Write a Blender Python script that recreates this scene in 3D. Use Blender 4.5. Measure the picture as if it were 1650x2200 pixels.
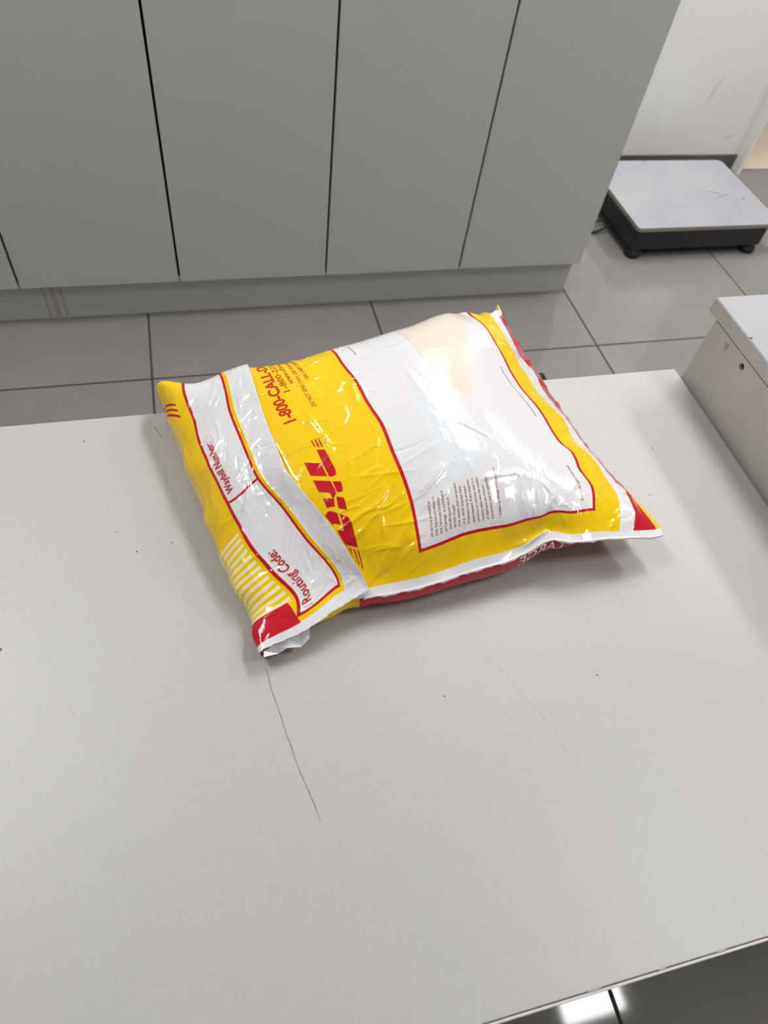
import bpy, bmesh, math, random
import numpy as np
from mathutils import Matrix, Vector

for o in list(bpy.data.objects):
    bpy.data.objects.remove(o, do_unlink=True)
scene = bpy.context.scene
COL = scene.collection

# ------------------------------------------------------------------ camera
def cam_axes(p=0.9285, y=0.3853, r=0.1889):
    cp, sp, c, s = np.cos(p), np.sin(p), np.cos(y), np.sin(y)
    fwd = np.array([s*cp, c*cp, -sp]); right = np.array([c, -s, 0.0]); up = np.cross(right, fwd)
    cr, sr = np.cos(r), np.sin(r)
    return np.array([cr*right + sr*up, -sr*right + cr*up, fwd])
CAM_F, CAM_H = 1491.23, 1.21918
CAM_R = cam_axes()
cam_data = bpy.data.cameras.new('camera')
cam_data.sensor_fit = 'VERTICAL'
cam_data.sensor_height = 36.0
cam_data.lens = CAM_F/2200*36.0
cam_data.clip_start = 0.02
cam_data.dof.use_dof = True
cam_data.dof.focus_distance = 0.76
cam_data.dof.aperture_fstop = 8.0
cam = bpy.data.objects.new('camera', cam_data)
COL.objects.link(cam)
m = Matrix.Identity(4)
for i in range(3):
    m[i][0], m[i][1], m[i][2] = CAM_R[0][i], CAM_R[1][i], -CAM_R[2][i]
m[2][3] = CAM_H
cam.matrix_world = m
scene.camera = cam

# ------------------------------------------------------------------ world, exposure
world = bpy.data.worlds.new('world'); scene.world = world
world.use_nodes = True
world.node_tree.nodes['Background'].inputs[0].default_value = (0.9, 0.95, 1.0, 1)
world.node_tree.nodes['Background'].inputs[1].default_value = 0.15
vs = scene.view_settings
vs.view_transform = 'Standard'; vs.look = 'None'; vs.gamma = 1.0; vs.use_curve_mapping = False
vs.exposure = -0.2
LAMP_POWER = 32.0
CEILING_Z = 2.5
LAMPS = [(1.08, 1.66, 1.1), (2.40, 1.55, 1.2), (1.34, -0.05, 0.5), (-0.90, 1.05, 0.8)]      # x, y, length

# ------------------------------------------------------------------ helpers
def lin(r, g, b):
    f = lambda c: (c/255/12.92) if c/255 <= .04045 else ((c/255+.055)/1.055)**2.4
    return (f(r), f(g), f(b), 1.0)
def mat(name, color, rough=0.5, spec=0.5, metal=0.0, emit=None, strength=0.0, coat=0.0):
    m = bpy.data.materials.new(name); m.use_nodes = True
    b = m.node_tree.nodes['Principled BSDF']
    b.inputs['Base Color'].default_value = color
    b.inputs['Roughness'].default_value = rough
    b.inputs['Specular IOR Level'].default_value = spec
    b.inputs['Metallic'].default_value = metal
    b.inputs['Coat Weight'].default_value = coat
    if emit:
        b.inputs['Emission Color'].default_value = emit
        b.inputs['Emission Strength'].default_value = strength
    return m
def node(m, kind, **kw):
    n = m.node_tree.nodes.new(kind)
    for k, v in kw.items(): setattr(n, k, v)
    return n
def noise_color(m, c1, c2, scale, stretch=(1, 1, 1), detail=6, rough=.6, bump=0.0, bump_dist=.001, lo=.35, hi=.65):
    """two close tones mixed by object-space noise, with fine relief"""
    nt = m.node_tree; L = nt.links; b = nt.nodes['Principled BSDF']
    tc = node(m, 'ShaderNodeTexCoord'); mp = node(m, 'ShaderNodeMapping')
    mp.inputs['Scale'].default_value = stretch
    L.new(tc.outputs['Object'], mp.inputs['Vector'])
    nz = node(m, 'ShaderNodeTexNoise')
    nz.inputs['Scale'].default_value = scale; nz.inputs['Detail'].default_value = detail; nz.inputs['Roughness'].default_value = rough
    L.new(mp.outputs[0], nz.inputs['Vector'])
    cr = node(m, 'ShaderNodeValToRGB')
    cr.color_ramp.elements[0].color = c1; cr.color_ramp.elements[1].color = c2
    cr.color_ramp.elements[0].position = lo; cr.color_ramp.elements[1].position = hi
    L.new(nz.outputs['Fac'], cr.inputs['Fac']); L.new(cr.outputs['Color'], b.inputs['Base Color'])
    if bump:
        bp = node(m, 'ShaderNodeBump'); bp.inputs['Strength'].default_value = bump; bp.inputs['Distance'].default_value = bump_dist
        L.new(nz.outputs['Fac'], bp.inputs['Height']); L.new(bp.outputs[0], b.inputs['Normal'])
    return m
def obj(name, bm, material, parent=None, smooth=False, loc=None):
    me = bpy.data.meshes.new(name); bm.to_mesh(me); bm.free()
    return obj_mesh(name, me, material, parent, smooth, loc)
def obj_mesh(name, me, material, parent=None, smooth=False, loc=None):
    if material and not me.materials: me.materials.append(material)
    o = bpy.data.objects.new(name, me); COL.objects.link(o)
    if smooth: me.polygons.foreach_set('use_smooth', [True]*len(me.polygons))
    if parent: o.parent = parent
    if loc: o.location = loc
    return o
def empty(name, loc=(0, 0, 0)):
    o = bpy.data.objects.new(name, None); o.empty_display_size = .05; COL.objects.link(o); o.location = loc
    return o
def tag(o, label=None, category=None, group=None, kind=None):
    for k, v in (('label', label), ('category', category), ('group', group), ('kind', kind)):
        if v: o[k] = v
    return o
def box(bm, x0, x1, y0, y1, z0, z1, bevel=0.0, seg=2):
    r = bmesh.ops.create_cube(bm, size=1.0)
    for v in r['verts']:
        v.co = Vector(((x0+x1)/2+v.co.x*(x1-x0), (y0+y1)/2+v.co.y*(y1-y0), (z0+z1)/2+v.co.z*(z1-z0)))
    if bevel:
        ed = list({e for v in r['verts'] for e in v.link_edges})
        bmesh.ops.bevel(bm, geom=ed, offset=bevel, segments=seg, affect='EDGES', profile=.5, clamp_overlap=True)
    return bm
def boxbm(*a, **k): return box(bmesh.new(), *a, **k)
def lathe(bm, cx, cy, prof, seg=24, cap=True):
    """profile [(r, z)] turned around a vertical axis"""
    rings = [[bm.verts.new((cx+r*math.cos(2*math.pi*k/seg), cy+r*math.sin(2*math.pi*k/seg), z)) for k in range(seg)] for r, z in prof]
    for A, B in zip(rings, rings[1:]):
        for k in range(seg): bm.faces.new((A[k], A[(k+1) % seg], B[(k+1) % seg], B[k]))
    if cap:
        bm.faces.new(rings[-1]); bm.faces.new(rings[0][::-1])
    return bm
def tube(bm, pts, r, seg=8):
    pts = [Vector(p) for p in pts]; rings = []
    for i, p in enumerate(pts):
        t = (pts[min(i+1, len(pts)-1)]-pts[max(i-1, 0)]).normalized()
        u = t.cross(Vector((0, 0, 1)));  u = u.normalized() if u.length > 1e-4 else Vector((1, 0, 0))
        w = u.cross(t)
        rings.append([bm.verts.new(p+(u*math.cos(a)+w*math.sin(a))*r) for a in [2*math.pi*k/seg for k in range(seg)]])
    for A, B in zip(rings, rings[1:]):
        for k in range(seg): bm.faces.new((A[k], A[(k+1) % seg], B[(k+1) % seg], B[k]))
    bm.faces.new(rings[0]); bm.faces.new(rings[-1][::-1])
    return bm
def smooth_path(pts, n=8):
    P = [Vector(p) for p in pts]; out = []
    for i in range(len(P)-1):
        a, b, c, d = P[max(i-1, 0)], P[i], P[i+1], P[min(i+2, len(P)-1)]
        for k in range(n):
            t = k/n; out.append(.5*((2*b)+(c-a)*t+(2*a-5*b+4*c-d)*t*t+(3*b-a-3*c+d)*t**3))
    return out+[P[-1]]

# ------------------------------------------------------------------ structure materials
M_grout = mat('grout_dark', lin(58, 56, 54), .8)
M_tile = noise_color(mat('polished_grey_tile', lin(140, 137, 133), .055, .5), lin(133, 130, 127), lin(140, 137, 134), 3.0, detail=3)
M_cream = noise_color(mat('polished_cream_tile', lin(225, 205, 185), .2, .5), lin(226, 206, 186), lin(232, 214, 196), 2.0, detail=3)
M_wall = noise_color(mat('white_wall_paint', lin(232, 230, 225), .6), lin(236, 235, 232), lin(243, 242, 239), 2.5, detail=4)
M_ceil = mat('ceiling_paint', lin(238, 237, 234), .8)
M_base = noise_color(mat('dark_baseboard', lin(92, 88, 82), .45), lin(86, 82, 76), lin(98, 94, 88), 8)
M_smudge = mat('grey_smudge', lin(226, 224, 220), .6)

# ------------------------------------------------------------------ floor with its tiles
TILE, JOINT = 0.6, 0.0045
TX0, TY0 = -0.125, 1.320          # one joint crossing
THRESH = 2.246                    # doorway threshold: grey tiles end, cream tiles begin
floor = obj('floor', boxbm(-2.6, 4.2, -2.6, 2.246, -0.06, -0.0015), M_grout)
tag(floor, kind='structure', label='grey polished tile floor with thin dark joints')
tile_me = bpy.data.meshes.new('floor_tile')
tb = boxbm(-TILE/2+JOINT/2, TILE/2-JOINT/2, -TILE/2+JOINT/2, TILE/2-JOINT/2, -.008, 0, bevel=.0012, seg=1)
tb.to_mesh(tile_me); tb.free()
cut_me = bpy.data.meshes.new('floor_tile_cut')
y_last = TY0+TILE                 # last full row ends here, cut row up to the threshold
tb = boxbm(-TILE/2+JOINT/2, TILE/2-JOINT/2, y_last+JOINT/2, THRESH, -.008, 0, bevel=.0012, seg=1)
tb.to_mesh(cut_me); tb.free()
for i in range(-4, 7):
    for j in range(-6, 1):
        obj_mesh('floor_tile', tile_me, M_tile, floor, loc=(TX0+TILE*(i+.5), TY0+TILE*(j+.5), 0))
    obj_mesh('floor_tile', cut_me, M_tile, floor, loc=(TX0+TILE*(i+.5), 0, 0))
floor2 = obj('floor_beyond', boxbm(1.0, 4.2, THRESH, 5.2, -.06, -.0015), M_grout)
tag(floor2, kind='structure', label='cream tile floor of the next room beyond the doorway')
cream_me = bpy.data.meshes.new('cream_tile')
tb = boxbm(-.4+.001, .4-.001, -.131+.001, .131-.001, -.008, 0, bevel=.001, seg=1); tb.to_mesh(cream_me); tb.free()
cream_big = bpy.data.meshes.new('cream_tile_full')
tb = boxbm(-.4+.001, .4-.001, -.4+.001, .4-.001, -.008, 0, bevel=.001, seg=1); tb.to_mesh(cream_big); tb.free()
for i in range(4):
    obj_mesh('cream_tile', cream_me, M_cream, floor2, loc=(1.45+.8*i-.05, THRESH+.132, 0))
    for j in range(3):
        obj_mesh('cream_tile', cream_big, M_cream, floor2, loc=(1.45+.8*i-.05, THRESH+.263+.4+.8*j, 0))

# ------------------------------------------------------------------ walls, ceiling, lamps
def structure(name, *a, m=M_wall, label=None):
    return tag(obj(name, boxbm(*a), m), kind='structure', label=label)
structure('wall_back', -2.6, 2.066, 2.255, 2.40, -.0, CEILING_Z, label='white painted wall above the dark baseboard')
structure('wall_left', -2.75, -2.6, -2.6, 2.4, -.06, CEILING_Z)
structure('wall_front', -2.75, 4.35, -2.75, -2.6, -.06, CEILING_Z)
structure('wall_right', 4.2, 4.35, -2.6, 5.35, -.06, CEILING_Z)
structure('wall_far', 1.0, 4.35, 5.2, 5.35, -.06, CEILING_Z)
structure('wall_beyond', .9, 1.0, 2.4, 5.35, -.06, CEILING_Z)
structure('ceiling', -2.75, 4.35, -2.75, 5.35, CEILING_Z, CEILING_Z+.08, m=M_ceil)
structure('baseboard_back', 1.06, 2.066, 2.247, 2.2549, 0, .052, m=M_base, label='dark grey baseboard under the white wall')
jamb = structure('trim_1', 2.0665, 2.080, 2.205, 2.40, 0, CEILING_Z-.3, label='pale door jamb at the end of the white wall')
# scuffs on the wall
for (x, z, w, h, rot) in ((1.84, .28, .012, .09, .35), (2.0, .42, .01, .05, .5), (1.99, .115, .035, .012, -.5)):
    b = bmesh.new(); vs_ = []
    for k in range(14):
        t = 2*math.pi*k/14; u, v = w/2*math.cos(t), h/2*math.sin(t)
        vs_.append(b.verts.new((x+u*math.cos(rot)+v*math.sin(rot), 2.2547, z-u*math.sin(rot)+v*math.cos(rot))))
    b.faces.new(vs_); o = obj('scuff', b, M_smudge); o.parent = bpy.data.objects['wall_back']
M_lampframe = mat('white_lamp_frame', lin(235, 235, 235), .4)
M_diffuser = mat('lit_diffuser', (.9, .9, .9, 1), .5, emit=(1.0, .992, .985, 1), strength=LAMP_POWER)
LAMP_LABELS = ['long ceiling light panel above the storage cabinet doors', 'long ceiling light panel near the doorway on the right', 'short ceiling light panel above the side cabinet',
               'long ceiling light panel over the left end of the storage cabinet']
for (x, y, ln), text in zip(LAMPS, LAMP_LABELS):
    l = tag(empty('ceiling_light', (x, y, CEILING_Z)), text, 'light', 'ceiling light panels')
    h = ln/2; fb = bmesh.new()
    for a in ((-.17, .17, -h-.02, -h), (-.17, .17, h, h+.02), (-.17, -.15, -h, h), (.15, .17, -h, h)):
        box(fb, *a, -.02, 0)
    obj('frame', fb, M_lampframe, l)
    obj('diffuser', boxbm(-.15, .15, -h, h, -.014, -.002), M_diffuser, l)

# ------------------------------------------------------------------ storage cabinet with tall doors
M_lock = noise_color(mat('grey_laminate', lin(150, 148, 146), .42, .4), lin(198, 198, 197), lin(205, 205, 204), 260, stretch=(1, 1, 3), detail=3, bump=.15, bump_dist=.0004)
M_carc = mat('dark_gap', lin(28, 26, 25), .7)
DX0, DW, DY, DZ0, CABH = -0.4011, 0.3688, 1.5373, 0.1134, 1.45
DX_END = DX0+4*DW
sc = empty('storage_cabinet', (DX0+DW, DY+.2, 0))
tag(sc, 'wide grey storage cabinet with tall plain flush doors on a plinth', 'cabinet')
def under(o, parent):                      # keep world coordinates when parenting to a moved empty
    o.parent = parent; o.matrix_parent_inverse = Matrix.Translation(parent.location).inverted(); return o
DXS = DX0-3*DW
under(obj('carcass', boxbm(DXS, DX_END-.001, DY+.0195, 2.0, DZ0+.004, CABH), M_carc), sc)
under(obj('end_panel', boxbm(DX_END-.0008, DX_END, DY+.0195, 2.0, DZ0, CABH), M_lock), sc)
under(obj('plinth', boxbm(DXS, 1.0700, 1.5675, 1.98, 0, DZ0-.001, bevel=.001, seg=1), M_lock), sc)
under(obj('top_panel', boxbm(DXS, DX_END, DY, 2.0, CABH+.002, CABH+.02), M_lock), sc)
door_me = None
GAP = .0055
for k in range(-3, 4):
    if door_me is None:
        b = boxbm(GAP/2, DW-GAP/2, 0, .018, DZ0, CABH, bevel=.0012, seg=2)
        door_me = bpy.data.meshes.new('door'); b.to_mesh(door_me); b.free()
    d = obj_mesh('door', door_me, M_lock, None); d.location = (DX0+k*DW, DY, 0)
    d.parent = sc; d.matrix_parent_inverse = Matrix.Translation(sc.location).inverted()
# dirty wipe marks on the plinth
M_dirt = mat('brown_grey_dirt', lin(180, 177, 174), .6)
for (x, w) in ((-.362, .006), (-.345, .012), (-.322, .005)):
    b = boxbm(x, x+w, 1.5671, 1.5675, .006, .095); under(obj('stain', b, M_dirt), sc)

# ------------------------------------------------------------------ platform scale on the floor
M_plate = noise_color(mat('dull_steel_plate', lin(205, 208, 212), .38, .5, metal=.0), lin(160, 163, 168), lin(172, 174, 178), 5, detail=4)
M_rim = mat('steel_rim', lin(170, 160, 145), .3, metal=.9)
M_black = noise_color(mat('black_plastic', lin(46, 45, 44), .45), lin(32, 31, 30), lin(38, 37, 36), 40)
M_rubber = mat('black_rubber', lin(22, 22, 22), .6)
SX0, SX1, SY0, SY1, SZ = 1.345, 1.868, 1.700, 2.100, .112
ps = empty('platform_scale', ((SX0+SX1)/2, (SY0+SY1)/2, 0))
tag(ps, 'low platform scale with pale steel plate and black base by the wall', 'scale')
def rounded_rect(b, x0, x1, y0, y1, r, z0, z1, seg=5, top_r=None):
    pts = []
    for (cx, cy, a0) in ((x1-r, y1-r, 0), (x0+r, y1-r, 90), (x0+r, y0+r, 180), (x1-r, y0+r, 270)):
        for k in range(seg+1):
            t = math.radians(a0+90*k/seg); pts.append((cx+r*math.cos(t), cy+r*math.sin(t)))
    lo = [b.verts.new((x, y, z0)) for x, y in pts]; hi = [b.verts.new((x, y, z1)) for x, y in pts]
    n = len(pts)
    for k in range(n): b.faces.new((lo[k], lo[(k+1) % n], hi[(k+1) % n], hi[k]))
    top = b.faces.new(hi); b.faces.new(lo[::-1])
    if top_r: bmesh.ops.bevel(b, geom=list(top.edges), offset=top_r, segments=3, affect='EDGES', profile=.5)
    return b
under(obj('weighing_plate', rounded_rect(bmesh.new(), SX0, SX1, SY0, SY1, .014, SZ-.004, SZ, top_r=.003), M_plate, smooth=False), ps)
under(obj('plate_rim', rounded_rect(bmesh.new(), SX0+.0005, SX1-.0005, SY0+.0005, SY1-.0005, .014, SZ-.0135, SZ-.0042), M_rim), ps)
under(obj('base', rounded_rect(bmesh.new(), SX0+.012, SX1-.012, SY0+.012, SY1-.012, .03, .030, SZ-.014, top_r=.002), M_black), ps)
fb = lathe(bmesh.new(), 0, 0, [(.020, 0), (.026, .004), (.027, .018), (.016, .022), (.016, .033)], 20)
foot_me = bpy.data.meshes.new('foot'); fb.to_mesh(foot_me); fb.free()
for fx in (SX0+.035, SX1-.055):
    for fy in (SY0+.03, SY1-.05):
        f = obj_mesh('foot', foot_me, M_rubber, None, smooth=True); f.location = (fx, fy, 0); under(f, ps)
M_mark = mat('dark_scrape', lin(112, 114, 118), .6)
def flat_mark(name, poly, z, material, parent):
    b = bmesh.new(); b.faces.new([b.verts.new((x, y, z)) for x, y in poly]); return under(obj(name, b, material), parent)
for poly in ([(1.690, 1.905), (1.735, 1.888), (1.752, 1.875), (1.730, 1.884)], [(1.752, 1.875), (1.716, 1.862), (1.712, 1.858), (1.745, 1.868)],
             [(1.752, 1.877), (1.766, 1.876), (1.766, 1.873), (1.752, 1.872)], [(1.802, 1.850), (1.818, 1.856), (1.820, 1.851), (1.806, 1.845)], [(1.782, 1.848), (1.789, 1.850), (1.790, 1.846), (1.783, 1.844)],
             [(1.553, 2.100), (1.560, 2.100), (1.562, 2.083), (1.557, 2.088)]):
    flat_mark('scrape', poly, SZ+.0003, M_mark, ps)
cb = smooth_path([(1.355, 1.86, .026), (1.30, 1.85, .008), (1.24, 1.87, .006), (1.16, 1.93, .006), (1.12, 2.05, .006)])
tag(obj('scale_cable', tube(bmesh.new(), cb, .004), M_rubber, smooth=True), 'black cable running from the platform scale behind the cabinet', 'cable')
cb = smooth_path([(1.355, 1.90, .024), (1.30, 1.90, .008), (1.25, 1.91, .006), (1.18, 1.98, .006), (1.13, 2.10, .006)])
tag(obj('signal_cable', tube(bmesh.new(), cb, .003), M_rubber, smooth=True), 'thinner black cable beside the first one, next to the scale', 'cable')

# ------------------------------------------------------------------ side cabinet right of the desk
M_white = noise_color(mat('white_melamine', lin(226, 226, 228), .55, .3), lin(168, 170, 174), lin(174, 176, 180), 6, detail=3)
M_side = noise_color(mat('warm_white_panel', lin(205, 200, 192), .45), lin(188, 185, 180), lin(195, 192, 187), 5, detail=4)
M_hole = mat('hole_brown', lin(66, 48, 28), .6)
CX = .596
sd = empty('side_cabinet', (CX+.25, .25, 0))
tag(sd, 'white melamine cabinet taller than the desk, standing at its right end', 'cabinet')
under(obj('top_board', boxbm(CX, CX+.52, -.05, .568, .7375, .7560, bevel=.0006, seg=1), M_white), sd)
under(obj('top_edge_band', boxbm(CX-.0006, CX-.0001, -.05, .5675, .7378, .7552), M_side), sd)
b = bmesh.new()                                   # side panel with its drilled hole
HY, HZ, HR = .481, .7257, .0042
y0, y1, z0, z1 = -.045, .5505, 0.0, .7360
outer = [b.verts.new((CX, y, z)) for y, z in ((y0, z0), (y1, z0), (y1, z1), (y0, z1))]
circ = [b.verts.new((CX, HY+HR*math.cos(2*math.pi*k/20), HZ+HR*math.sin(2*math.pi*k/20))) for k in range(20)]
ed = [b.edges.new((outer[k], outer[(k+1) % 4])) for k in range(4)]+[b.edges.new((circ[k], circ[(k+1) % 20])) for k in range(20)]
bmesh.ops.triangle_fill(b, edges=ed, use_beauty=True)
back = [b.verts.new((CX+.018, v.co.y, v.co.z)) for v in outer]
for k in range(4): b.faces.new((outer[k], outer[(k+1) % 4], back[(k+1) % 4], back[k]))
b.faces.new(back)
deep = [b.verts.new((CX+.012, v.co.y, v.co.z)) for v in circ]
for k in range(20): b.faces.new((circ[k], circ[(k+1) % 20], deep[(k+1) % 20], deep[k]))
bmesh.ops.recalc_face_normals(b, faces=b.faces)
under(obj('side_panel', b, M_side), sd)
b = bmesh.new(); b.faces.new([b.verts.new((CX+.0035, HY+HR*.99*math.cos(2*math.pi*k/20), HZ+HR*.99*math.sin(2*math.pi*k/20))) for k in range(20)])
hole = under(obj('drilled_hole', b, M_hole), sd); hole['label'] = 'small dark drilled hole'
under(obj('far_side_panel', boxbm(CX+.502, CX+.52, -.045, .5505, 0, .736), M_side), sd)
under(obj('back_panel', boxbm(CX+.0185, CX+.5015, .535, .5505, 0, .736), M_side), sd)
under(obj('front_panel', boxbm(CX+.0185, CX+.5015, -.045, -.027, .06, .736), M_white), sd)
M_chip = mat('chipped_edge', lin(70, 66, 62), .7)
flat_mark('chip', [(CX+.0002, .4955), (CX+.004, .4955), (CX+.0035, .4925), (CX+.0002, .493)], .75625, M_chip, sd)
M_sm2 = mat('faint_smear', lin(168, 164, 156), .5)
b = bmesh.new(); b.faces.new([b.verts.new((CX-.0004, y, z)) for y, z in ((.521, .7295), (.514, .7292), (.512, .726), (.5135, .7225), (.5155, .7195), (.5165, .723), (.520, .7262))])
under(obj('smear', b, M_sm2), sd)

# ------------------------------------------------------------------ small black object of unclear kind behind the desk
pa = tag(empty('black_object', (.845, 1.195, 0)), 'small black rounded object on the floor peeking out behind the desk edge', 'adapter')
bb = boxbm(-.06, .018, -.03, .018, 0, .024, bevel=.010, seg=3); obj('housing', bb, M_rubber, pa, smooth=True)
obj('cord', tube(bmesh.new(), smooth_path([(-.055, 0, .014), (-.12, .01, .006), (-.22, -.05, .004), (-.3, -.2, .004)]), .003), M_rubber, pa, smooth=True)

# ------------------------------------------------------------------ desk
DESK = 0.65
M_desk = noise_color(mat('grey_laminate_top', lin(203, 201, 197), .40, .5), lin(178, 177, 175), lin(188, 187, 185), 240, stretch=(2.2, .5, 1), detail=5, rough=.7, bump=.10, bump_dist=.0003, lo=.25, hi=.75)
M_edge = mat('pale_edge_band', lin(206, 203, 198), .45)
M_leg = mat('grey_desk_leg', lin(150, 148, 145), .5)
DXA, DXB, DYF, DYB = -.95, .590, -.034, .562
dk = empty('desk', ((DXA+DXB)/2, (DYF+DYB)/2, 0))
tag(dk, 'pale grey laminate desk carrying the yellow parcel bag', 'desk')
top = under(obj('worktop', boxbm(DXA, DXB, DYF+.0025, DYB, DESK-.025, DESK, bevel=.0006, seg=1), M_desk), dk)
under(obj('front_edge_band', boxbm(DXA, DXB, DYF, DYF+.0019, DESK-.025, DESK-.0003, bevel=.0004, seg=1), M_edge), dk)
for x in (DXA+.04, DXB-.065):
    under(obj('leg_panel', boxbm(x, x+.025, .04, DYB-.04, 0, DESK-.026), M_leg), dk)
under(obj('rear_beam', boxbm(DXA+.066, DXB-.066, .44, .458, .25, DESK-.026), M_leg), dk)
M_scr = mat('fine_dark_scratch', lin(92, 90, 88), .7)
M_scr2 = mat('faint_scratch', lin(172, 170, 166), .5)
def scratch(pts, w, material, z=DESK+.00012):
    P = smooth_path([(x, y, z) for x, y in pts], 6); b = bmesh.new(); A = []
    rnd = random.Random(len(pts)*7+int(pts[0][0]*1e4))
    for i, p in enumerate(P):
        t = (P[min(i+1, len(P)-1)]-P[max(i-1, 0)]).normalized(); nrm = Vector((-t.y, t.x, 0))
        taper = min(1, 4*min(i, len(P)-1-i)/len(P)+.25); ww = w*taper*rnd.uniform(.5, 1.2)
        p = p+nrm*rnd.uniform(-1, 1)*w*.6
        A.append((b.verts.new(p+nrm*ww/2), b.verts.new(p-nrm*ww/2)))
    for (a0, a1), (b0, b1) in zip(A, A[1:]): b.faces.new((a0, a1, b1, b0))
    return under(obj('scratch', b, material), dk)
scratch([(.0196, .2523), (.0219, .2283), (.0255, .2071), (.0305, .1767), (.0353, .1534), (.0406, .1326), (.0442, .1163)], .0006, M_scr)
scratch([(-.06, .5435), (-.0505, .522)], .0007, M_scr)
scratch([(.2091, .238), (.2254, .2033), (.2383, .1763), (.2496, .1531), (.2567, .1223), (.2649, .1045)], .0009, M_scr2)
scratch([(.4802, .4796), (.4793, .4556)], .0007, M_scr2)
scratch([(.4762, .4306), (.4723, .3729), (.473, .3407)], .0008, M_scr2)
scratch([(.366, .3153), (.366, .2773), (.3676, .252), (.3678, .2239)], .0006, M_scr2)
scratch([(.3239, .257), (.3222, .236)], .0007, M_scr2)
scratch([(-.0976, .4741), (-.1072, .438)], .0005, M_scr2)
scratch([(-.078, .4451), (-.0834, .4248)], .0005, M_scr2)
for (x, y, r) in ((.1665, .194, .0009), (-.1939, .3041, .0016), (-.0501, .3899, .0009), (-.082, .385, .0010), (.4946, .4367, .0010), (.4583, .373, .0009), (.3104, .1864, .0009), (-.13, .53, .0009), (-.1, .41, .0007)):
    b = bmesh.new(); b.faces.new([b.verts.new((x+r*math.cos(k)*(1+.4*math.sin(3*k+x*99)), y+r*math.sin(k), DESK+.00012)) for k in [2*math.pi*i/9 for i in range(9)]])
    under(obj('speck', b, M_scr), dk)
# worn, slightly dented spots of the front edge
for x, w in ((.205, .012), (.262, .007), (.31, .01)):
    b = bmesh.new(); b.faces.new([b.verts.new(p) for p in ((x, DYF+.0021, DESK+.00012), (x+w*.4, DYF+.0042, DESK+.00012), (x+w, DYF+.0021, DESK+.00012))])
    under(obj('worn_spot', b, M_scr2), dk)

# film landmarks: print coordinates on the flat film (mm) -> place in the room (x, y, height above desk, mm)
FLAP_PTS = [
    (0.0,0.0, 54.9,281.0,27.0), (0.0,53.8, 33.3,329.1,38.0), (0.0,96.3, 15.6,366.9,46.0), (0.0,122.7, 7.3,391.7,50.0), (0.0,142.0, 1.8,410.0,52.0),
    (0.0,176.8, -6.9,443.6,54.0), (0.0,230.0, -14.4,496.3,54.0), (0.0,285.0, -21.4,550.7,50.0), (37.0,0.0, 91.2,300.3,33.0), (37.0,46.5, 69.9,337.8,50.0),
    (37.0,89.9, 50.5,375.0,60.0), (37.0,122.7, 34.6,403.1,65.0), (37.0,171.7, 24.2,450.6,68.0), (37.0,213.1, 17.6,491.3,68.0), (37.0,270.2, 13.6,547.7,62.0),
    (67.0,-12.0, 117.9,290.9,32.0), (67.0,15.0, 108.3,311.1,47.0), (67.0,53.1, 92.4,342.2,62.0), (67.0,86.9, 76.1,370.0,72.0), (67.0,119.3, 61.2,398.1,78.0),
    (67.0,144.6, 56.4,422.8,80.0), (67.0,208.9, 48.0,486.5,80.0), (67.0,272.2, 42.6,548.9,72.0), (-29.0,-24.0, 17.6,250.9,20.0), (-29.0,-1.9, 12.6,273.3,19.0),
    (-29.0,40.3, 3.2,315.9,20.0), (-29.0,75.6, -7.1,350.9,22.0), (-29.0,118.8, -16.8,394.5,24.0), (-29.0,179.7, -30.4,456.0,28.0), (-29.0,237.2, -41.6,514.3,32.0),
    (-29.0,287.0, -50.6,565.0,35.0), (10.0,-20.0, 63.8,265.1,25.0), (-15.0,-22.0, 35.7,257.1,21.0), (40.0,-18.0, 91.1,277.9,28.0), (-8.0,12.0, 45.7,291.3,28.0),
    (-44.0,-24.0, 22.3,251.9,3.0), (-44.0,-1.9, 17.3,274.3,3.0), (-44.0,40.3, 7.9,316.9,3.0), (-44.0,75.6, -2.3,351.9,3.0), (-44.0,118.8, -12.1,395.5,3.0),
    (-44.0,179.7, -25.7,457.0,3.0), (-44.0,237.2, -36.8,515.3,3.0), (-44.0,287.0, -45.9,566.0,3.0), (-44.0,311.0, -35.4,568.2,6.0), (-29.0,313.0, -47.6,579.9,21.7),
    (-29.0,347.0, -47.2,577.9,5.6), (0.0,313.0, -24.1,564.4,31.0), (0.0,347.0, -23.7,562.5,8.0), (37.0,298.2, 10.9,561.5,38.4), (37.0,332.2, 11.3,559.5,9.9),
    (67.0,298.2, 39.9,562.6,44.6), (67.0,332.2, 40.3,560.7,11.5),
]
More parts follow.
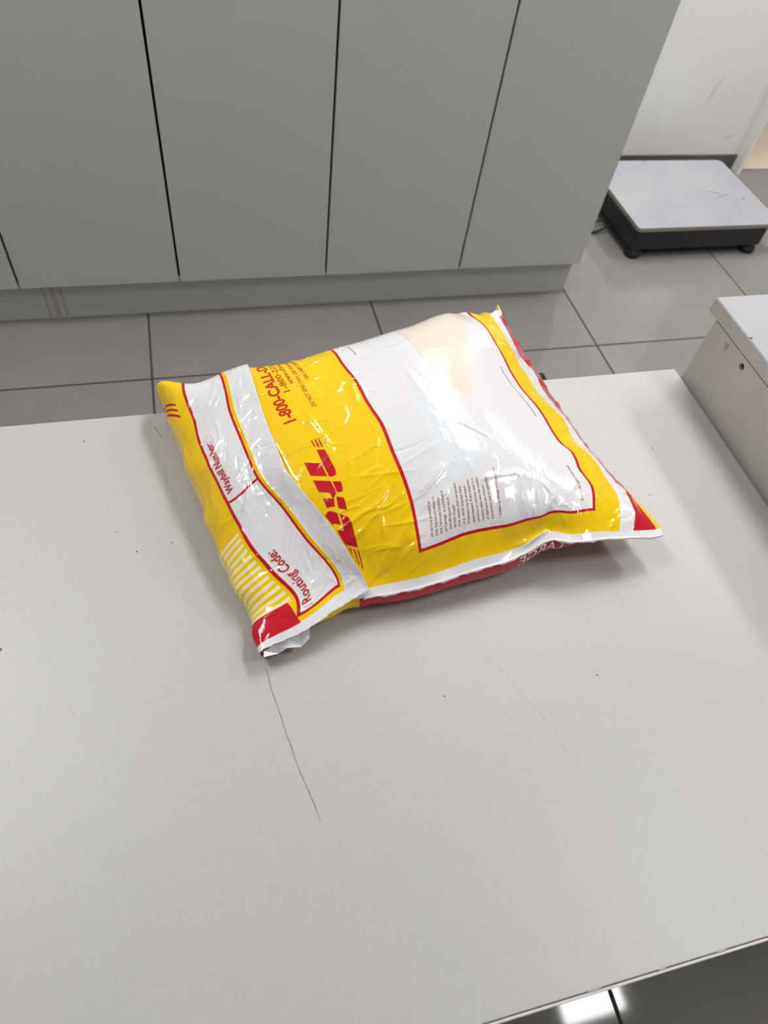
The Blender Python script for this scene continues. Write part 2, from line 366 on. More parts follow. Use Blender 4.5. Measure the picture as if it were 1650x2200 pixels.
BODY_PTS = [
    (0.0,0.0, 169.6,313.4,52.0), (0.0,40.7, 169.3,349.9,70.0), (0.0,67.6, 166.6,375.1,79.0), (0.0,99.0, 162.0,405.5,85.0), (0.0,129.4, 158.9,435.7,88.0),
    (0.0,157.7, 151.6,463.0,89.0), (0.0,192.9, 146.4,497.7,87.0), (0.0,223.5, 139.9,527.2,82.0), (0.0,259.5, 135.4,561.5,72.0), (40.5,0.0, 209.8,321.9,55.0),
    (67.8,0.0, 237.4,324.3,56.0), (87.6,0.0, 257.4,324.2,57.0), (107.7,0.0, 277.7,326.9,58.0), (121.3,0.0, 291.4,327.3,59.0), (130.3,0.0, 300.2,329.7,60.0),
    (140.8,0.0, 310.9,329.7,60.0), (151.0,0.0, 321.0,327.8,59.0), (176.0,0.0, 346.3,329.0,57.0), (176.0,27.0, 353.4,354.9,60.0), (176.0,44.7, 349.2,372.0,61.0),
    (176.0,71.1, 348.9,398.4,62.0), (176.0,82.4, 343.2,408.3,62.0), (176.0,117.7, 337.4,443.0,64.0), (176.0,158.4, 325.8,481.8,68.0), (176.0,181.1, 321.3,504.0,70.0),
    (176.0,214.1, 317.7,536.5,74.0), (176.0,235.8, 315.7,558.1,75.0), (176.0,260.6, 313.0,582.8,74.0), (176.0,275.0, 308.8,596.4,72.0), (176.0,287.5, 305.1,608.0,69.0),
    (176.0,298.8, 303.5,618.3,65.0), (203.0,-0.9, 378.8,325.6,47.0), (203.0,16.0, 384.0,340.9,48.0), (203.0,34.1, 384.1,358.2,48.0), (203.0,67.1, 380.8,389.7,48.0),
    (203.0,84.9, 376.8,406.3,48.0), (203.0,106.1, 369.1,425.1,48.0), (203.0,136.2, 368.3,453.9,49.0), (203.0,168.5, 356.1,482.1,52.0), (203.0,187.0, 350.1,498.6,54.0),
    (203.0,221.9, 343.5,531.2,58.0), (203.0,243.2, 343.2,551.5,60.0), (203.0,282.9, 339.5,589.3,62.0), (203.0,304.6, 338.1,610.0,61.0), (203.0,318.0, 337.7,622.5,58.0),
    (218.0,-1.7, 395.4,323.8,46.0), (218.0,29.0, 400.6,353.2,42.0), (218.0,64.1, 394.3,386.8,37.0), (218.0,90.5, 389.6,412.4,36.0), (218.0,137.4, 382.2,457.9,36.0),
    (218.0,171.7, 373.0,490.3,38.0), (218.0,218.8, 366.1,535.6,44.0), (218.0,242.2, 356.1,556.0,48.0), (218.0,279.4, 351.7,591.6,55.0), (218.0,302.7, 349.8,614.4,56.0),
    (218.0,318.0, 348.4,629.4,56.0), (238.0,5.5, 407.4,340.9,38.0), (238.0,34.6, 406.2,368.6,34.0), (238.0,74.7, 401.3,406.4,28.0), (238.0,124.3, 394.3,453.7,26.0),
    (238.0,172.5, 387.4,499.6,27.0), (238.0,212.5, 379.2,537.0,32.0), (238.0,240.0, 371.8,561.6,38.0), (238.0,269.9, 363.0,588.0,46.0), (238.0,295.2, 353.4,608.5,55.0),
    (238.0,318.0, 353.3,630.3,57.0), (-55.0,-25.0, 119.0,294.3,29.0), (-33.0,-25.0, 139.4,295.2,30.0), (22.0,-25.0, 193.0,298.7,34.0), (88.0,-25.0, 259.8,307.5,38.0),
    (107.0,-25.0, 280.0,313.0,41.0), (119.0,-25.0, 292.1,316.4,45.0), (129.0,-25.0, 301.5,316.4,46.0), (146.0,-25.0, 316.4,310.8,46.0), (200.0,-25.0, 368.4,307.5,43.0),
    (218.0,-25.0, 387.5,307.0,41.0), (241.0,-25.0, 415.8,307.7,36.0), (-80.0,-34.0, 97.4,287.0,24.0), (-55.0,-34.0, 117.8,287.6,26.0), (-33.0,-34.0, 137.8,287.0,27.0),
    (22.0,-34.0, 191.3,290.8,31.0), (88.0,-34.0, 257.7,299.3,35.0), (107.0,-34.0, 277.8,304.6,38.0), (119.0,-34.0, 289.9,308.0,42.0), (131.0,-34.0, 301.5,308.6,44.0),
    (146.0,-34.0, 313.8,303.8,45.0), (200.0,-34.0, 366.2,301.9,42.0), (248.0,-34.0, 422.0,302.5,34.0), (247.0,318.0, 354.8,638.2,57.0), (192.0,318.0, 335.8,636.3,48.0),
    (31.0,262.0, 164.3,568.6,73.0), (70.0,266.0, 202.7,581.3,74.0), (101.0,268.0, 233.2,589.8,75.0), (125.0,272.0, 257.1,600.6,75.0), (152.0,278.0, 281.0,609.7,72.0),
    (70.0,292.5, 199.3,598.8,53.3), (70.0,318.0, 197.4,608.8,33.3), (122.0,292.5, 253.7,618.1,54.0), (122.0,318.0, 251.7,628.1,33.7), (0.0,288.7, 131.5,581.5,51.8),
    (0.0,318.0, 129.2,593.0,32.4), (176.0,308.4, 302.2,624.9,46.8), (176.0,318.0, 301.5,628.7,29.2), (248.0,74.7, 407.3,404.4,19.0), (248.0,124.3, 400.3,451.7,17.0),
    (248.0,172.5, 393.4,497.6,18.0), (248.0,212.5, 385.2,535.0,23.0), (248.0,240.0, 377.8,559.6,29.0), (-142.8,-42.3, 22.4,262.3,19.9), (-150.3,11.2, 9.1,315.4,23.2),
    (-158.6,70.6, -7.4,373.3,27.8), (-166.8,130.0, -20.1,432.3,32.3), (-175.1,189.4, -32.3,492.4,34.7), (-180.9,231.0, -42.1,539.3,39.4), (-186.2,268.6, -46.3,572.0,33.3),
    (-189.6,293.3, -44.4,578.2,17.4), (-116.1,-38.5, 59.2,269.4,23.0), (-123.6,14.9, 46.2,319.9,35.3), (-131.8,74.3, 19.4,371.3,47.0), (-140.1,133.7, 1.0,428.1,53.8),
    (-148.4,193.1, -9.1,487.2,53.6), (-154.2,234.7, -15.9,532.8,55.8), (-159.4,272.3, -18.0,558.7,38.2), (-162.9,297.1, -19.4,563.1,19.4), (-86.4,-34.4, 87.4,281.6,26.5),
    (-93.9,19.1, 72.1,332.0,45.1), (-102.1,78.5, 43.8,382.9,58.9), (-110.4,137.9, 24.8,437.8,65.3), (-118.7,197.3, 15.5,497.4,65.6), (-124.5,238.8, 12.6,539.9,63.2),
    (-129.7,276.5, 9.1,561.4,34.6), (-133.2,301.2, 9.4,560.3,13.3), (-63.6,-31.2, 109.6,287.7,27.9), (-71.1,22.2, 90.6,332.6,52.5), (-79.4,81.6, 61.9,382.7,68.8),
    (-87.6,141.0, 45.3,439.5,74.2), (-95.9,200.4, 37.8,498.9,74.9), (-101.7,242.0, 34.7,541.5,72.0), (-107.0,279.6, 31.1,563.3,38.2), (-110.4,304.4, 31.6,561.5,13.5),
]

# ------------------------------------------------------------------ parcel bag
class TPS:
    """thin-plate surface through scattered landmarks"""
    def __init__(s, rows):
        T = np.array(rows, float); s.X = T[:, :2]; Y = T[:, 2:]; n = len(T)
        P = np.c_[np.ones(n), s.X]
        A = np.block([[s.k(s.X, s.X), P], [P.T, np.zeros((3, 3))]])
        s.W = np.linalg.solve(A, np.r_[Y, np.zeros((3, 3))])
    def k(s, A, B):
        r2 = ((A[:, None, :]-B[None])**2).sum(-1)
        return 0.5*r2*np.log(r2+1e-12)
    def __call__(s, Q):
        Q = np.asarray(Q, float)
        return np.vstack([np.c_[s.k(q, s.X), np.ones(len(q)), q] @ s.W for q in np.array_split(Q, max(1, len(Q)//20000))])
FLAP, BODY = TPS(FLAP_PTS), TPS(BODY_PTS)
def normals(S, Q, e=.8):
    du = S(Q+[e, 0])-S(Q-[e, 0]); dv = S(Q+[0, e])-S(Q-[0, e])
    n = np.cross(du, dv); return n/np.linalg.norm(n, axis=1)[:, None]
def crease_field(Q, creases):
    """sum of soft film creases; each crease is (points, height mm, half width mm)"""
    H = np.zeros(len(Q))
    for pts, h, w in creases:
        P = np.array(pts, float); tot = np.linalg.norm(np.diff(P, axis=0), axis=1).sum(); run = 0.0
        lo, hi = P.min(0)-5*w, P.max(0)+5*w
        idx = np.where((Q[:, 0] > lo[0]) & (Q[:, 0] < hi[0]) & (Q[:, 1] > lo[1]) & (Q[:, 1] < hi[1]))[0]
        if not len(idx): continue
        q = Q[idx]; best = np.zeros(len(q))
        for A, B in zip(P, P[1:]):
            d = B-A; L = np.linalg.norm(d)
            t = np.clip(((q-A) @ d)/(L*L), 0, 1); r = np.linalg.norm(q-A-t[:, None]*d, axis=1)
            s = (run+t*L)/tot; env = np.clip(4*np.minimum(s, 1-s)+.12, 0, 1)
            best = np.maximum(best, env*np.exp(-(r/w)**1.15)); run += L
        H[idx] += h*best
    return H
rng = random.Random(11)
def random_creases(n, box_, ang, spread, lmin, lmax, hmin, hmax, wmin, wmax):
    out = []
    for _ in range(n):
        x, y = rng.uniform(box_[0], box_[1]), rng.uniform(box_[2], box_[3])
        t = math.radians(ang+rng.gauss(0, spread)); L = rng.uniform(lmin, lmax); k = rng.uniform(-.5, .5)
        pts = []
        for i in range(4):
            pts.append((x, y)); x += L/3*math.cos(t); y += L/3*math.sin(t); t += k*.5
        out.append((pts, rng.uniform(hmin, hmax)*rng.choice((1, 1, -1)), rng.uniform(wmin, wmax)))
    return out
BODY_CREASES = [
    ([(-53.9, -23.0), (-36.8, -2.6), (-16.5, 15.5)], 1.3, 2.2),
    ([(-19.5, 53.6), (-40.7, 41.3), (-62.8, 31.1)], 1.2, 1.8),
    ([(-19.5, 49.9), (-37.8, 33.6), (-61.8, 13.7)], 1.2, 2.0),
    ([(-29.7, 49.8), (-46.1, 40.4), (-65.9, 28.4)], 0.8, 1.5),
    ([(-77.3, 125.7), (-59.1, 127.3), (-42.7, 131.2), (-28.5, 138.5), (-21.7, 149.2), (-20.8, 162.4), (-28.7, 165.3), (-34.3, 157.2)], 1.0, 1.8),
    ([(-58.5, 156.5), (-48.4, 151.5), (-38.6, 150.3), (-31.7, 145.8)], 1.0, 2.5),
    ([(-79.0, 118.1), (-63.3, 123.4), (-46.2, 125.2), (-31.3, 133.7)], 0.7, 1.5),
    ([(-10.7, 201.9), (-18.8, 184.8), (-27.2, 176.0)], 1.6, 3.0),
    ([(-1.5, 208.3), (-7.5, 178.8), (-9.4, 159.1)], 1.4, 3.0),
    ([(-15.7, 185.8), (-3.2, 185.8), (2.7, 170.7)], 1.2, 2.5),
    ([(-14.8, 12.1), (-29.1, -6.5), (-37.5, -16.0)], 0.9, 2.0),
    ([(-6.3, 27.0), (-22.9, 5.4), (-43.2, -14.9)], 1.0, 2.0),
    ([(-33.0, 111.8), (-46.9, 106.4), (-55.9, 101.9)], 0.8, 1.2),
    ([(-50.3, 129.6), (-37.8, 119.2), (-33.4, 117.4)], 0.7, 1.2),
    ([(-56.5, 110.0), (-63.2, 99.3), (-70.9, 89.2)], 0.9, 1.5),
    ([(-37.0, 108.0), (-45.0, 97.8), (-48.1, 93.8)], 1.0, 2.5),
    ([(-28.9, 112.9), (-38.2, 74.7)], 0.5, 1.5),
    ([(-19.0, 125.7), (-29.0, 86.5), (-40.1, 50.6)], 0.4, 1.2),
    ([(-13.0, 85.5), (-24.0, 82.0), (-31.8, 77.3)], 0.8, 2.0),
    ([(1.2, 45.9), (20.1, 58.8), (36.1, 70.8)], 1.6, 3.5),
    ([(10.5, 48.2), (29.8, 60.3), (43.0, 70.6)], 1.2, 3.0),
    ([(61.4, 43.9), (83.3, 46.0), (106.9, 45.0), (124.9, 35.7)], 1.7, 3.0),
    ([(128.3, 35.6), (132.6, 27.2), (137.5, 18.0), (139.5, 5.8)], 1.6, 2.0),
    ([(128.0, 34.7), (122.5, 19.8), (120.4, 4.9)], 1.0, 1.6),
    ([(138.4, 17.9), (130.3, 7.8), (125.5, 0.1)], 1.2, 1.6),
    ([(140.4, 5.8), (147.5, 6.4), (152.0, 1.8)], 1.0, 1.8),
    ([(111.6, 40.1), (107.4, 25.0), (105.1, 11.0)], 1.1, 2.5),
    ([(115.1, 12.3), (114.3, 2.8)], 0.8, 1.5),
    ([(69.4, 106.9), (83.0, 94.8), (98.1, 80.5)], 1.0, 1.8),
    ([(5.7, 36.3), (21.7, 37.5), (40.8, 47.4)], 1.0, 3.0),
    ([(62.4, -6.5), (74.5, 12.8), (81.0, 25.0)], 0.7, 2.5),
    ([(48.7, 186.5), (49.7, 157.9), (49.7, 132.8)], 0.6, 4.0),
    ([(26.9, 227.8), (56.0, 221.4), (87.4, 228.5)], 0.9, 2.5),
    ([(10.3, 224.8), (38.5, 218.9), (72.3, 220.8)], 0.8, 2.5),
    ([(116.6, -26.2), (102.3, -24.6), (88.1, -21.5)], 2.0, 4.0),
    ([(126.5, -25.4), (111.8, -25.6), (97.4, -29.0)], 2.0, 3.0),
    ([(-90.3, 200.5), (-66.9, 199.9), (-38.0, 220.5)], 0.8, 2.0),
    ([(-82.9, 209.7), (-56.8, 212.8), (-17.7, 245.1)], 0.8, 2.0),
    ([(-57.1, 297.6), (-34.8, 234.7), (-0.8, 250.6)], 1.0, 2.0),
]
BODY_CREASES += random_creases(44, (-62, -6, -24, 110), 38, 30, 18, 60, .35, 1.1, 1.0, 2.0)
BODY_CREASES += random_creases(30, (-70, 0, 110, 250), 55, 45, 10, 40, .3, .9, 1.0, 2.0)
BODY_CREASES += random_creases(26, (20, 170, 0, 55), 70, 35, 14, 40, .15, .5, 1.2, 4)
BODY_CREASES += random_creases(10, (10, 160, 150, 260), 40, 50, 25, 70, .2, .4, 4, 9)
BODY_CREASES += random_creases(60, (170, 236, -20, 290), 15, 25, 10, 34, .3, 1.2, 1.5, 4)
BODY_CREASES += random_creases(40, (-60, 230, -32, -4), 80, 20, 12, 34, .2, .6, 1, 3)
FLAP_CREASES = random_creases(80, (0, 40, 0, 270), 40, 25, 14, 42, .15, .5, .8, 2.4)
FLAP_CREASES += random_creases(60, (40, 66, -5, 270), 30, 25, 10, 30, .15, .5, .8, 2.4)
FLAP_CREASES += random_creases(40, (-36, 0, 0, 260), 60, 25, 14, 50, .2, .7, 1.2, 3.0)
FLAP_CREASES += random_creases(36, (-30, 66, -20, 30), 20, 40, 10, 30, .3, .9, 1, 2.4)
FLAP_CREASES += [([(42.5, d), (42.5, d+46)], .6, 1.0) for d in range(-4, 270, 40)]
FLAP_CREASES += [([(-1, d), (-1.5, d+60)], .4, 1.2) for d in range(0, 270, 50)]
FLAP_CREASES += [([(-14, 255), (-20, 200), (-19, 150), (-24, 90), (-22, 40)], .9, 2.0), ([(-8, 120), (-20, 96), (-30, 88)], 1.0, 2.0), ([(-16, 62), (-26, 50), (-38, 52)], 1.3, 2.5)]
BW, A0, A1, B0 = 318.0, -146.0, 248.0, -34.0
def body_edge_fade(Q):
    e = np.minimum.reduce([Q[:, 1]-B0, BW-Q[:, 1], A1-Q[:, 0], np.full(len(Q), 99.)])
    return np.clip(e/6, 0, 1)
def body_at(Q, lift=0.0):
    Q = np.asarray(Q, float)
    cc = 67+(Q[:, 0]+55)*.99+(Q[:, 1]+28)*.138            # place across the flap: the body lies lower beneath it
    under_ = np.clip((68-cc)/12, 0, 1); under_ = under_*under_*(3-2*under_)
    n = normals(BODY, Q); h = crease_field(Q, BODY_CREASES)*body_edge_fade(Q)*(1-under_)-2.6*under_+lift
    P = BODY(Q)+n*h[:, None]; P[:, 2] = np.maximum(P[:, 2], .6)
    return P
def flap_at(Q, lift=0.0):
    Q = np.asarray(Q, float)
    n = normals(FLAP, Q); h = crease_field(Q, FLAP_CREASES)
    h = h*np.clip((Q[:, 0]+44)/12, 0, 1)+lift+.4
    P = FLAP(Q)+n*h[:, None]; P[:, 2] = np.maximum(P[:, 2], .5)
    return P
ORIGIN = np.array([170.0, 400.0, 0.0])
def to_local(P): return (np.asarray(P)-ORIGIN)*1e-3
def grid_mesh(name, us, vs_, fn, uv=True):
    U, V = np.meshgrid(us, vs_, indexing='ij'); Q = np.c_[U.ravel(), V.ravel()]
    P = to_local(fn(Q)); nu, nv = len(us), len(vs_)
    i = np.arange(nu*nv).reshape(nu, nv)
    F = np.stack([i[:-1, :-1], i[1:, :-1], i[1:, 1:], i[:-1, 1:]], -1).reshape(-1, 4)
    return P, F, Q
def build_mesh(name, P, F, UV):
    me = bpy.data.meshes.new(name)
    me.from_pydata([tuple(p) for p in P], [], [tuple(int(k) for k in f) for f in F])
    lay = me.uv_layers.new(name='print')
    vi = np.zeros(len(me.loops), int); me.loops.foreach_get('vertex_index', vi)
    lay.data.foreach_set('uv', np.asarray(UV, float)[vi].ravel())
    me.update(); return me

# --- printed film materials: shapes of the print in flat film coordinates
class E_:
    """tiny expression builder for shader math"""
    def __init__(s, m, sock): s.m, s.s = m, sock
    def op(s, o, b, swap=False):
        n = node(s.m, 'ShaderNodeMath', operation=o)
        for i, x in enumerate((b, s) if swap else (s, b)):
            if isinstance(x, E_): s.m.node_tree.links.new(x.s, n.inputs[i])
            elif x is not None: n.inputs[i].default_value = x
        return E_(s.m, n.outputs[0])
    def __add__(s, b): return s.op('ADD', b)
    def __sub__(s, b): return s.op('SUBTRACT', b)
    def __mul__(s, b): return s.op('MULTIPLY', b)
    def __gt__(s, b): return s.op('GREATER_THAN', b)
    def __lt__(s, b): return s.op('LESS_THAN', b)
    def frac(s): return s.op('FRACT', None)
    def soft(s, a, b):
        n = node(s.m, 'ShaderNodeMapRange', interpolation_type='SMOOTHSTEP')
        s.m.node_tree.links.new(s.s, n.inputs[0]); n.inputs[1].default_value = a; n.inputs[2].default_value = b
        return E_(s.m, n.outputs[0])
YELLOW, RED, WHITE, CREAM = lin(242, 200, 3), lin(190, 16, 38), lin(225, 224, 226), lin(242, 227, 186)
def film(name, rough=.11):
    m = mat(name, YELLOW, rough, .55)
    b = m.node_tree.nodes['Principled BSDF']
    uv = node(m, 'ShaderNodeUVMap', uv_map='print'); sep = node(m, 'ShaderNodeSeparateXYZ')
    m.node_tree.links.new(uv.outputs[0], sep.inputs[0])
    # fine crinkle relief of thin polythene
    mp = node(m, 'ShaderNodeMapping'); mp.inputs['Scale'].default_value = (.05, .03, .05); mp.inputs['Rotation'].default_value = (0, 0, .6)
    m.node_tree.links.new(uv.outputs[0], mp.inputs[0])
    nz = node(m, 'ShaderNodeTexNoise'); nz.inputs['Scale'].default_value = 2.2; nz.inputs['Detail'].default_value = 4; nz.inputs['Distortion'].default_value = .6
    m.node_tree.links.new(mp.outputs[0], nz.inputs['Vector'])
    bp = node(m, 'ShaderNodeBump'); bp.inputs['Strength'].default_value = BUMP; bp.inputs['Distance'].default_value = .0025
    m.node_tree.links.new(nz.outputs['Fac'], bp.inputs['Height']); m.node_tree.links.new(bp.outputs[0], b.inputs['Normal'])
    return m, E_(m, sep.outputs[0]), E_(m, sep.outputs[1])
BUMP = .16
class Paint:
    def __init__(s, m, base): s.m, s.c = m, base
    def over(s, mask, col):
        n = node(s.m, 'ShaderNodeMix', data_type='RGBA')
        L = s.m.node_tree.links; L.new(mask.s, n.inputs[0])
        if isinstance(s.c, tuple): n.inputs[6].default_value = s.c
        else: L.new(s.c, n.inputs[6])
        n.inputs[7].default_value = col; s.c = n.outputs[2]; return s
    def done(s): s.m.node_tree.links.new(s.c, s.m.node_tree.nodes['Principled BSDF'].inputs['Base Color'])
def rect(a, b, a0, a1, b0, b1): return (a > a0)*(a < a1)*(b > b0)*(b < b1)
M_body, a, b_ = film('printed_body_film')
p = Paint(M_body, YELLOW)
p.over(rect(a, b_, -2.8, 178.8, -2.8, 999), RED)
p.over(rect(a, b_, 0, 176, 0, 999), WHITE)
# papers inside showing faintly through the white window, then a painted reflection
p.over((a-73).soft(-.6, .6)*(b_ > 100)*(a < 176)*(a+b_*-.42-50).soft(7, -7)*(b_-134).soft(-6, 6), lin(230, 219, 205))
p.over((a-73).soft(-1.5, 0)*(a-73).soft(2.5, 0)*(b_-100).soft(-4, 4)*(b_ < 260), lin(213, 212, 214))
p.over((a-36).soft(-1, 1)*(a-73).soft(.5, -.5)*(b_-55).soft(-3, 3)*(b_-150).soft(20, -20), lin(222, 227, 233))  # pale bluish reflection painted into the film colour beside the papers
p.over((a > 203), WHITE)
p.over((b_ < -25), WHITE)
p.over((a > 218)*(b_ > -25), RED)
p.over((a > 218)*b_.soft(25, 60), lin(178, 92, 106))
p.over((a > 218)*b_.soft(40, 60)*((b_*.031).frac() < .3), RED)
p.over((a > 241)*(b_ > -25)*(b_ < 60), YELLOW)
p.over((a > 200)*(b_ > 306), WHITE)
p.done()
M_flap, c, d = film('printed_flap_film')
p = Paint(M_flap, YELLOW)
k = (d-12)*.0056+.35
dd = d-(c+5)*k
p.over((c < -5)*(dd > 14.5)*(dd < 94)*((dd-14.5)*(1/6.15)).frac().op('LESS_THAN', .52), CREAM)
p.over((dd < 14.5)*(c*1.0+d*.40+3.2 < 0), RED)
d2 = d+(c+12)*.55
p.over((c < -12)*(d2 > 234.5)*(d2 < 252.5)*((d2-234.5)*(1/6.3)).frac().op('LESS_THAN', .42), RED)
p.over(rect(c, d, -2.6, 39.6, -2.6, 999), RED)
p.over(rect(c, d, 0, 37, 0, 121.6), WHITE)
p.over(rect(c, d, 0, 37, 124, 999), WHITE)
p.over((c > 43.5), WHITE)
p.over((d-c*.03 < -7.8)*(c > 0), WHITE)
p.over((d-c*.22 < -8.6)*(c < 1), WHITE)
p.done()
M_under, u_, v_ = film('printed_underside_film')
p = Paint(M_under, YELLOW)
p.over((u_ > -66), RED)
p.over((u_ > -40)*(v_ > 26)*((u_+v_*2)*.14).frac().op('LESS_THAN', .5), CREAM)
p.over((u_ > 300), YELLOW)
p.done()
M_red = mat('red_print', RED, .2, .5); M_rtext = mat('dark_red_print', lin(186, 44, 22), .2, .5)
M_maroon = mat('maroon_small_print', lin(150, 60, 72), .25, .5); M_wtext = mat('white_print', lin(238, 236, 236), .25)
M_grey = mat('grey_small_print', lin(128, 104, 108), .25)
M_faint = mat('faint_show_through_print', lin(206, 184, 190), .25)
M_whitefilm = mat('white_film', lin(233, 232, 235), .2, .5)

bag = empty('parcel_bag', tuple(ORIGIN*1e-3+np.array([0, 0, DESK])))
tag(bag, 'stuffed yellow and white plastic courier bag with red print lying on the desk', 'parcel')

# body: top film, seam and underside in one closed skin
NA, NB = 470, 420
us, vs2 = np.linspace(A0, A1, NA), np.linspace(B0, BW, NB)
P, F, Q = grid_mesh('body', us, vs2, body_at)
ids = np.arange(NA*NB).reshape(NA, NB)
loop = np.r_[ids[:-1, 0], ids[-1, :-1], ids[:0:-1, -1], ids[0, :0:-1]]
Lp = P[loop]*1000+ORIGIN; Lq = Q[loop]; nL = len(loop)
cen = Lp.mean(0)
Ls = Lp.copy()
for _ in range(60): Ls = (Ls+np.roll(Ls, 8, 0)+np.roll(Ls, -8, 0))/3
tan = np.roll(Ls, -5, 0)-np.roll(Ls, 5, 0); inw = np.c_[-tan[:, 1], tan[:, 0]]; inw /= np.linalg.norm(inw, axis=1)[:, None]
for _ in range(20): inw = (inw+np.roll(inw, 8, 0)+np.roll(inw, -8, 0)); inw /= np.linalg.norm(inw, axis=1)[:, None]
def corner(q, ca, cb, r): return np.clip(1-np.hypot(q[:, 0]-ca, q[:, 1]-cb)/r, 0, 1)**1.4
inset = 16+95*corner(Lq, A1, B0, 130)+95*corner(Lq, A1, BW, 130)+30*corner(Lq, A0, BW, 80)+20*corner(Lq, A0, B0, 60)
for _ in range(40): inset = (inset+np.roll(inset, 4)+np.roll(inset, -4))/3
wallness = np.clip(1-(inset-16)/25, 0, 1)
RINGS = [(0.0, 1.0, 0), (.02, .86, 3.0), (.06, .66, 4.6), (.14, .45, 4.2), (.28, .26, 2.2), (.5, .11, 0), (.8, .02, 0), (1.25, 0.0, 0)]
rings3 = []
for fr, zs, bulge in RINGS:
    R_ = Lp.copy()
    R_[:, :2] += inw*(inset*fr-bulge*wallness)[:, None]
    R_[:, 2] = .4+(Lp[:, 2]-.4)*(zs*wallness+(1-wallness)*(1-min(1, fr))**1.1)
    rings3.append(R_)
arcv = [0.0]
for A, B in zip(rings3, rings3[1:]): arcv.append(arcv[-1]+float(np.median(np.linalg.norm(B-A, axis=1))))
Pall, Uall, Fall = [P], [Q], [tuple(f) for f in F]
base = len(P); prev = loop
near_u = np.where(Lq[:, 1] <= B0+.01, Lq[:, 0], np.where(Lq[:, 0] >= A1-.01, 250.0, 400.0))
bot_faces = []
for r in range(1, len(rings3)):
    cur = np.arange(base, base+nL); Pall.append(to_local(rings3[r])); Uall.append(np.c_[near_u, np.full(nL, arcv[r])]); base += nL
    for k_ in range(nL):
        bot_faces.append((prev[k_], cur[k_], cur[(k_+1) % nL], prev[(k_+1) % nL]))
    prev = cur
Pall.append(to_local([np.array([cen[0], cen[1], .4])])); Uall.append(np.array([[400., 60.]]))
for k_ in range(nL): bot_faces.append((prev[k_], base, prev[(k_+1) % nL]))
me = build_mesh('body', np.vstack(Pall), Fall+bot_faces, np.vstack(Uall))
me.materials.append(M_body); me.materials.append(M_under)
mi = np.zeros(len(me.polygons), int); mi[len(Fall):] = 1
me.polygons.foreach_set('material_index', mi)
# the first underside ring shares the seam vertices: give its loops underside coordinates
lay = me.uv_layers['print']
seam_u = {int(v): (float(u), 0.0) for v, u in zip(loop, near_u)}
for pl in list(me.polygons)[len(Fall):len(Fall)+nL]:
    for li in pl.loop_indices:
        v = me.loops[li].vertex_index
        if v in seam_u: lay.data[li].uv = seam_u[v]
body = obj_mesh('body', me, None, bag, smooth=True)
body['label'] = 'yellow body with white panel'
# welded seam fin along the near side
def strip(name, pts_top, pts_out, material, parent):
    A = to_local(pts_top); B = to_local(pts_out); n = len(A)
    me = bpy.data.meshes.new(name); me.from_pydata([tuple(p) for p in np.vstack([A, B])], [], [(i, i+1, n+i+1, n+i) for i in range(n-1)]); me.update()
    return obj_mesh(name, me, material, parent, smooth=True)
sa = np.linspace(-60, 247, 160); sq = np.c_[sa, np.full(160, B0+.5)]
S0 = body_at(sq); wob = np.array([math.sin(x*.21)+.6*math.sin(x*.53+1)+.4*math.sin(x*1.3) for x in sa])
S1 = S0+np.c_[.06*np.ones(160)*0, -2.2+.35*wob, -1.6+.5*wob]
fin = strip('welded_seam', S0, S1, M_whitefilm, bag)
md = fin.modifiers.new('thickness', 'SOLIDIFY'); md.thickness = .0005

# flap folded over the mouth of the bag
NC, ND = 170, 480
P, F, Q = grid_mesh('flap', np.linspace(-44, 67, NC), np.linspace(-23, 330, ND), flap_at)
def trim_flap(P, F, Q):      # the near end is cut on a slant
    keep = Q[:, 1]-np.interp(Q[:, 0], [-44, -29, -15, 10, 40, 67], [-21.5, -20.5, -19, -17, -16, -13]) > -.6
    return F[np.all(keep[F], axis=1)]
F = trim_flap(P, F, Q)
used = np.unique(F); remap = -np.ones(len(P), int); remap[used] = np.arange(len(used))
flap = obj_mesh('closure_flap', build_mesh('closure_flap', P[used], remap[F], Q[used]), M_flap, bag, smooth=True)
flap['label'] = 'folded closure flap with waybill and routing boxes'
md = flap.modifiers.new('thickness', 'SOLIDIFY'); md.thickness = .0004; md.offset = -1

# crumpled white film ends tucked under the flap corner
def crumple(name, rows, material, parent):
    V = to_local(np.array([p for r in rows for p in r], float)); n = len(rows[0])
    f = [(i*n+j, i*n+j+1, (i+1)*n+j+1, (i+1)*n+j) for i in range(len(rows)-1) for j in range(n-1)]
    me = bpy.data.meshes.new(name); me.from_pydata([tuple(v) for v in V], [], f); me.update()
    o = obj_mesh(name, me, material, parent, smooth=False)
    md = o.modifiers.new('thickness', 'SOLIDIFY'); md.thickness = .0005; return o
crumple('tucked_film', [[(19.8, 256.3, 16), (30.2, 260.4, 17), (40.8, 264.5, 17.5), (51.4, 267.7, 18), (61.7, 270.7, 20)], [(18.7, 251.7, 15), (31.7, 254.2, 12), (39.5, 256.1, 16), (51.7, 256.7, 12), (59.2, 260.9, 17)], [(24.8, 256.9, 8), (34.6, 260.9, 6), (43.7, 262.3, 8), (52.8, 265.2, 6), (58.3, 268.6, 10)]], M_whitefilm, bag)
crumple('tucked_film', [[(55.1, 265.2, 18), (58.8, 262.9, 16), (58.9, 261.1, 14)], [(56.9, 266.5, 18.5), (59.8, 264.0, 17), (59.8, 261.8, 15)]], mat('yellow_film', YELLOW, .2), bag)


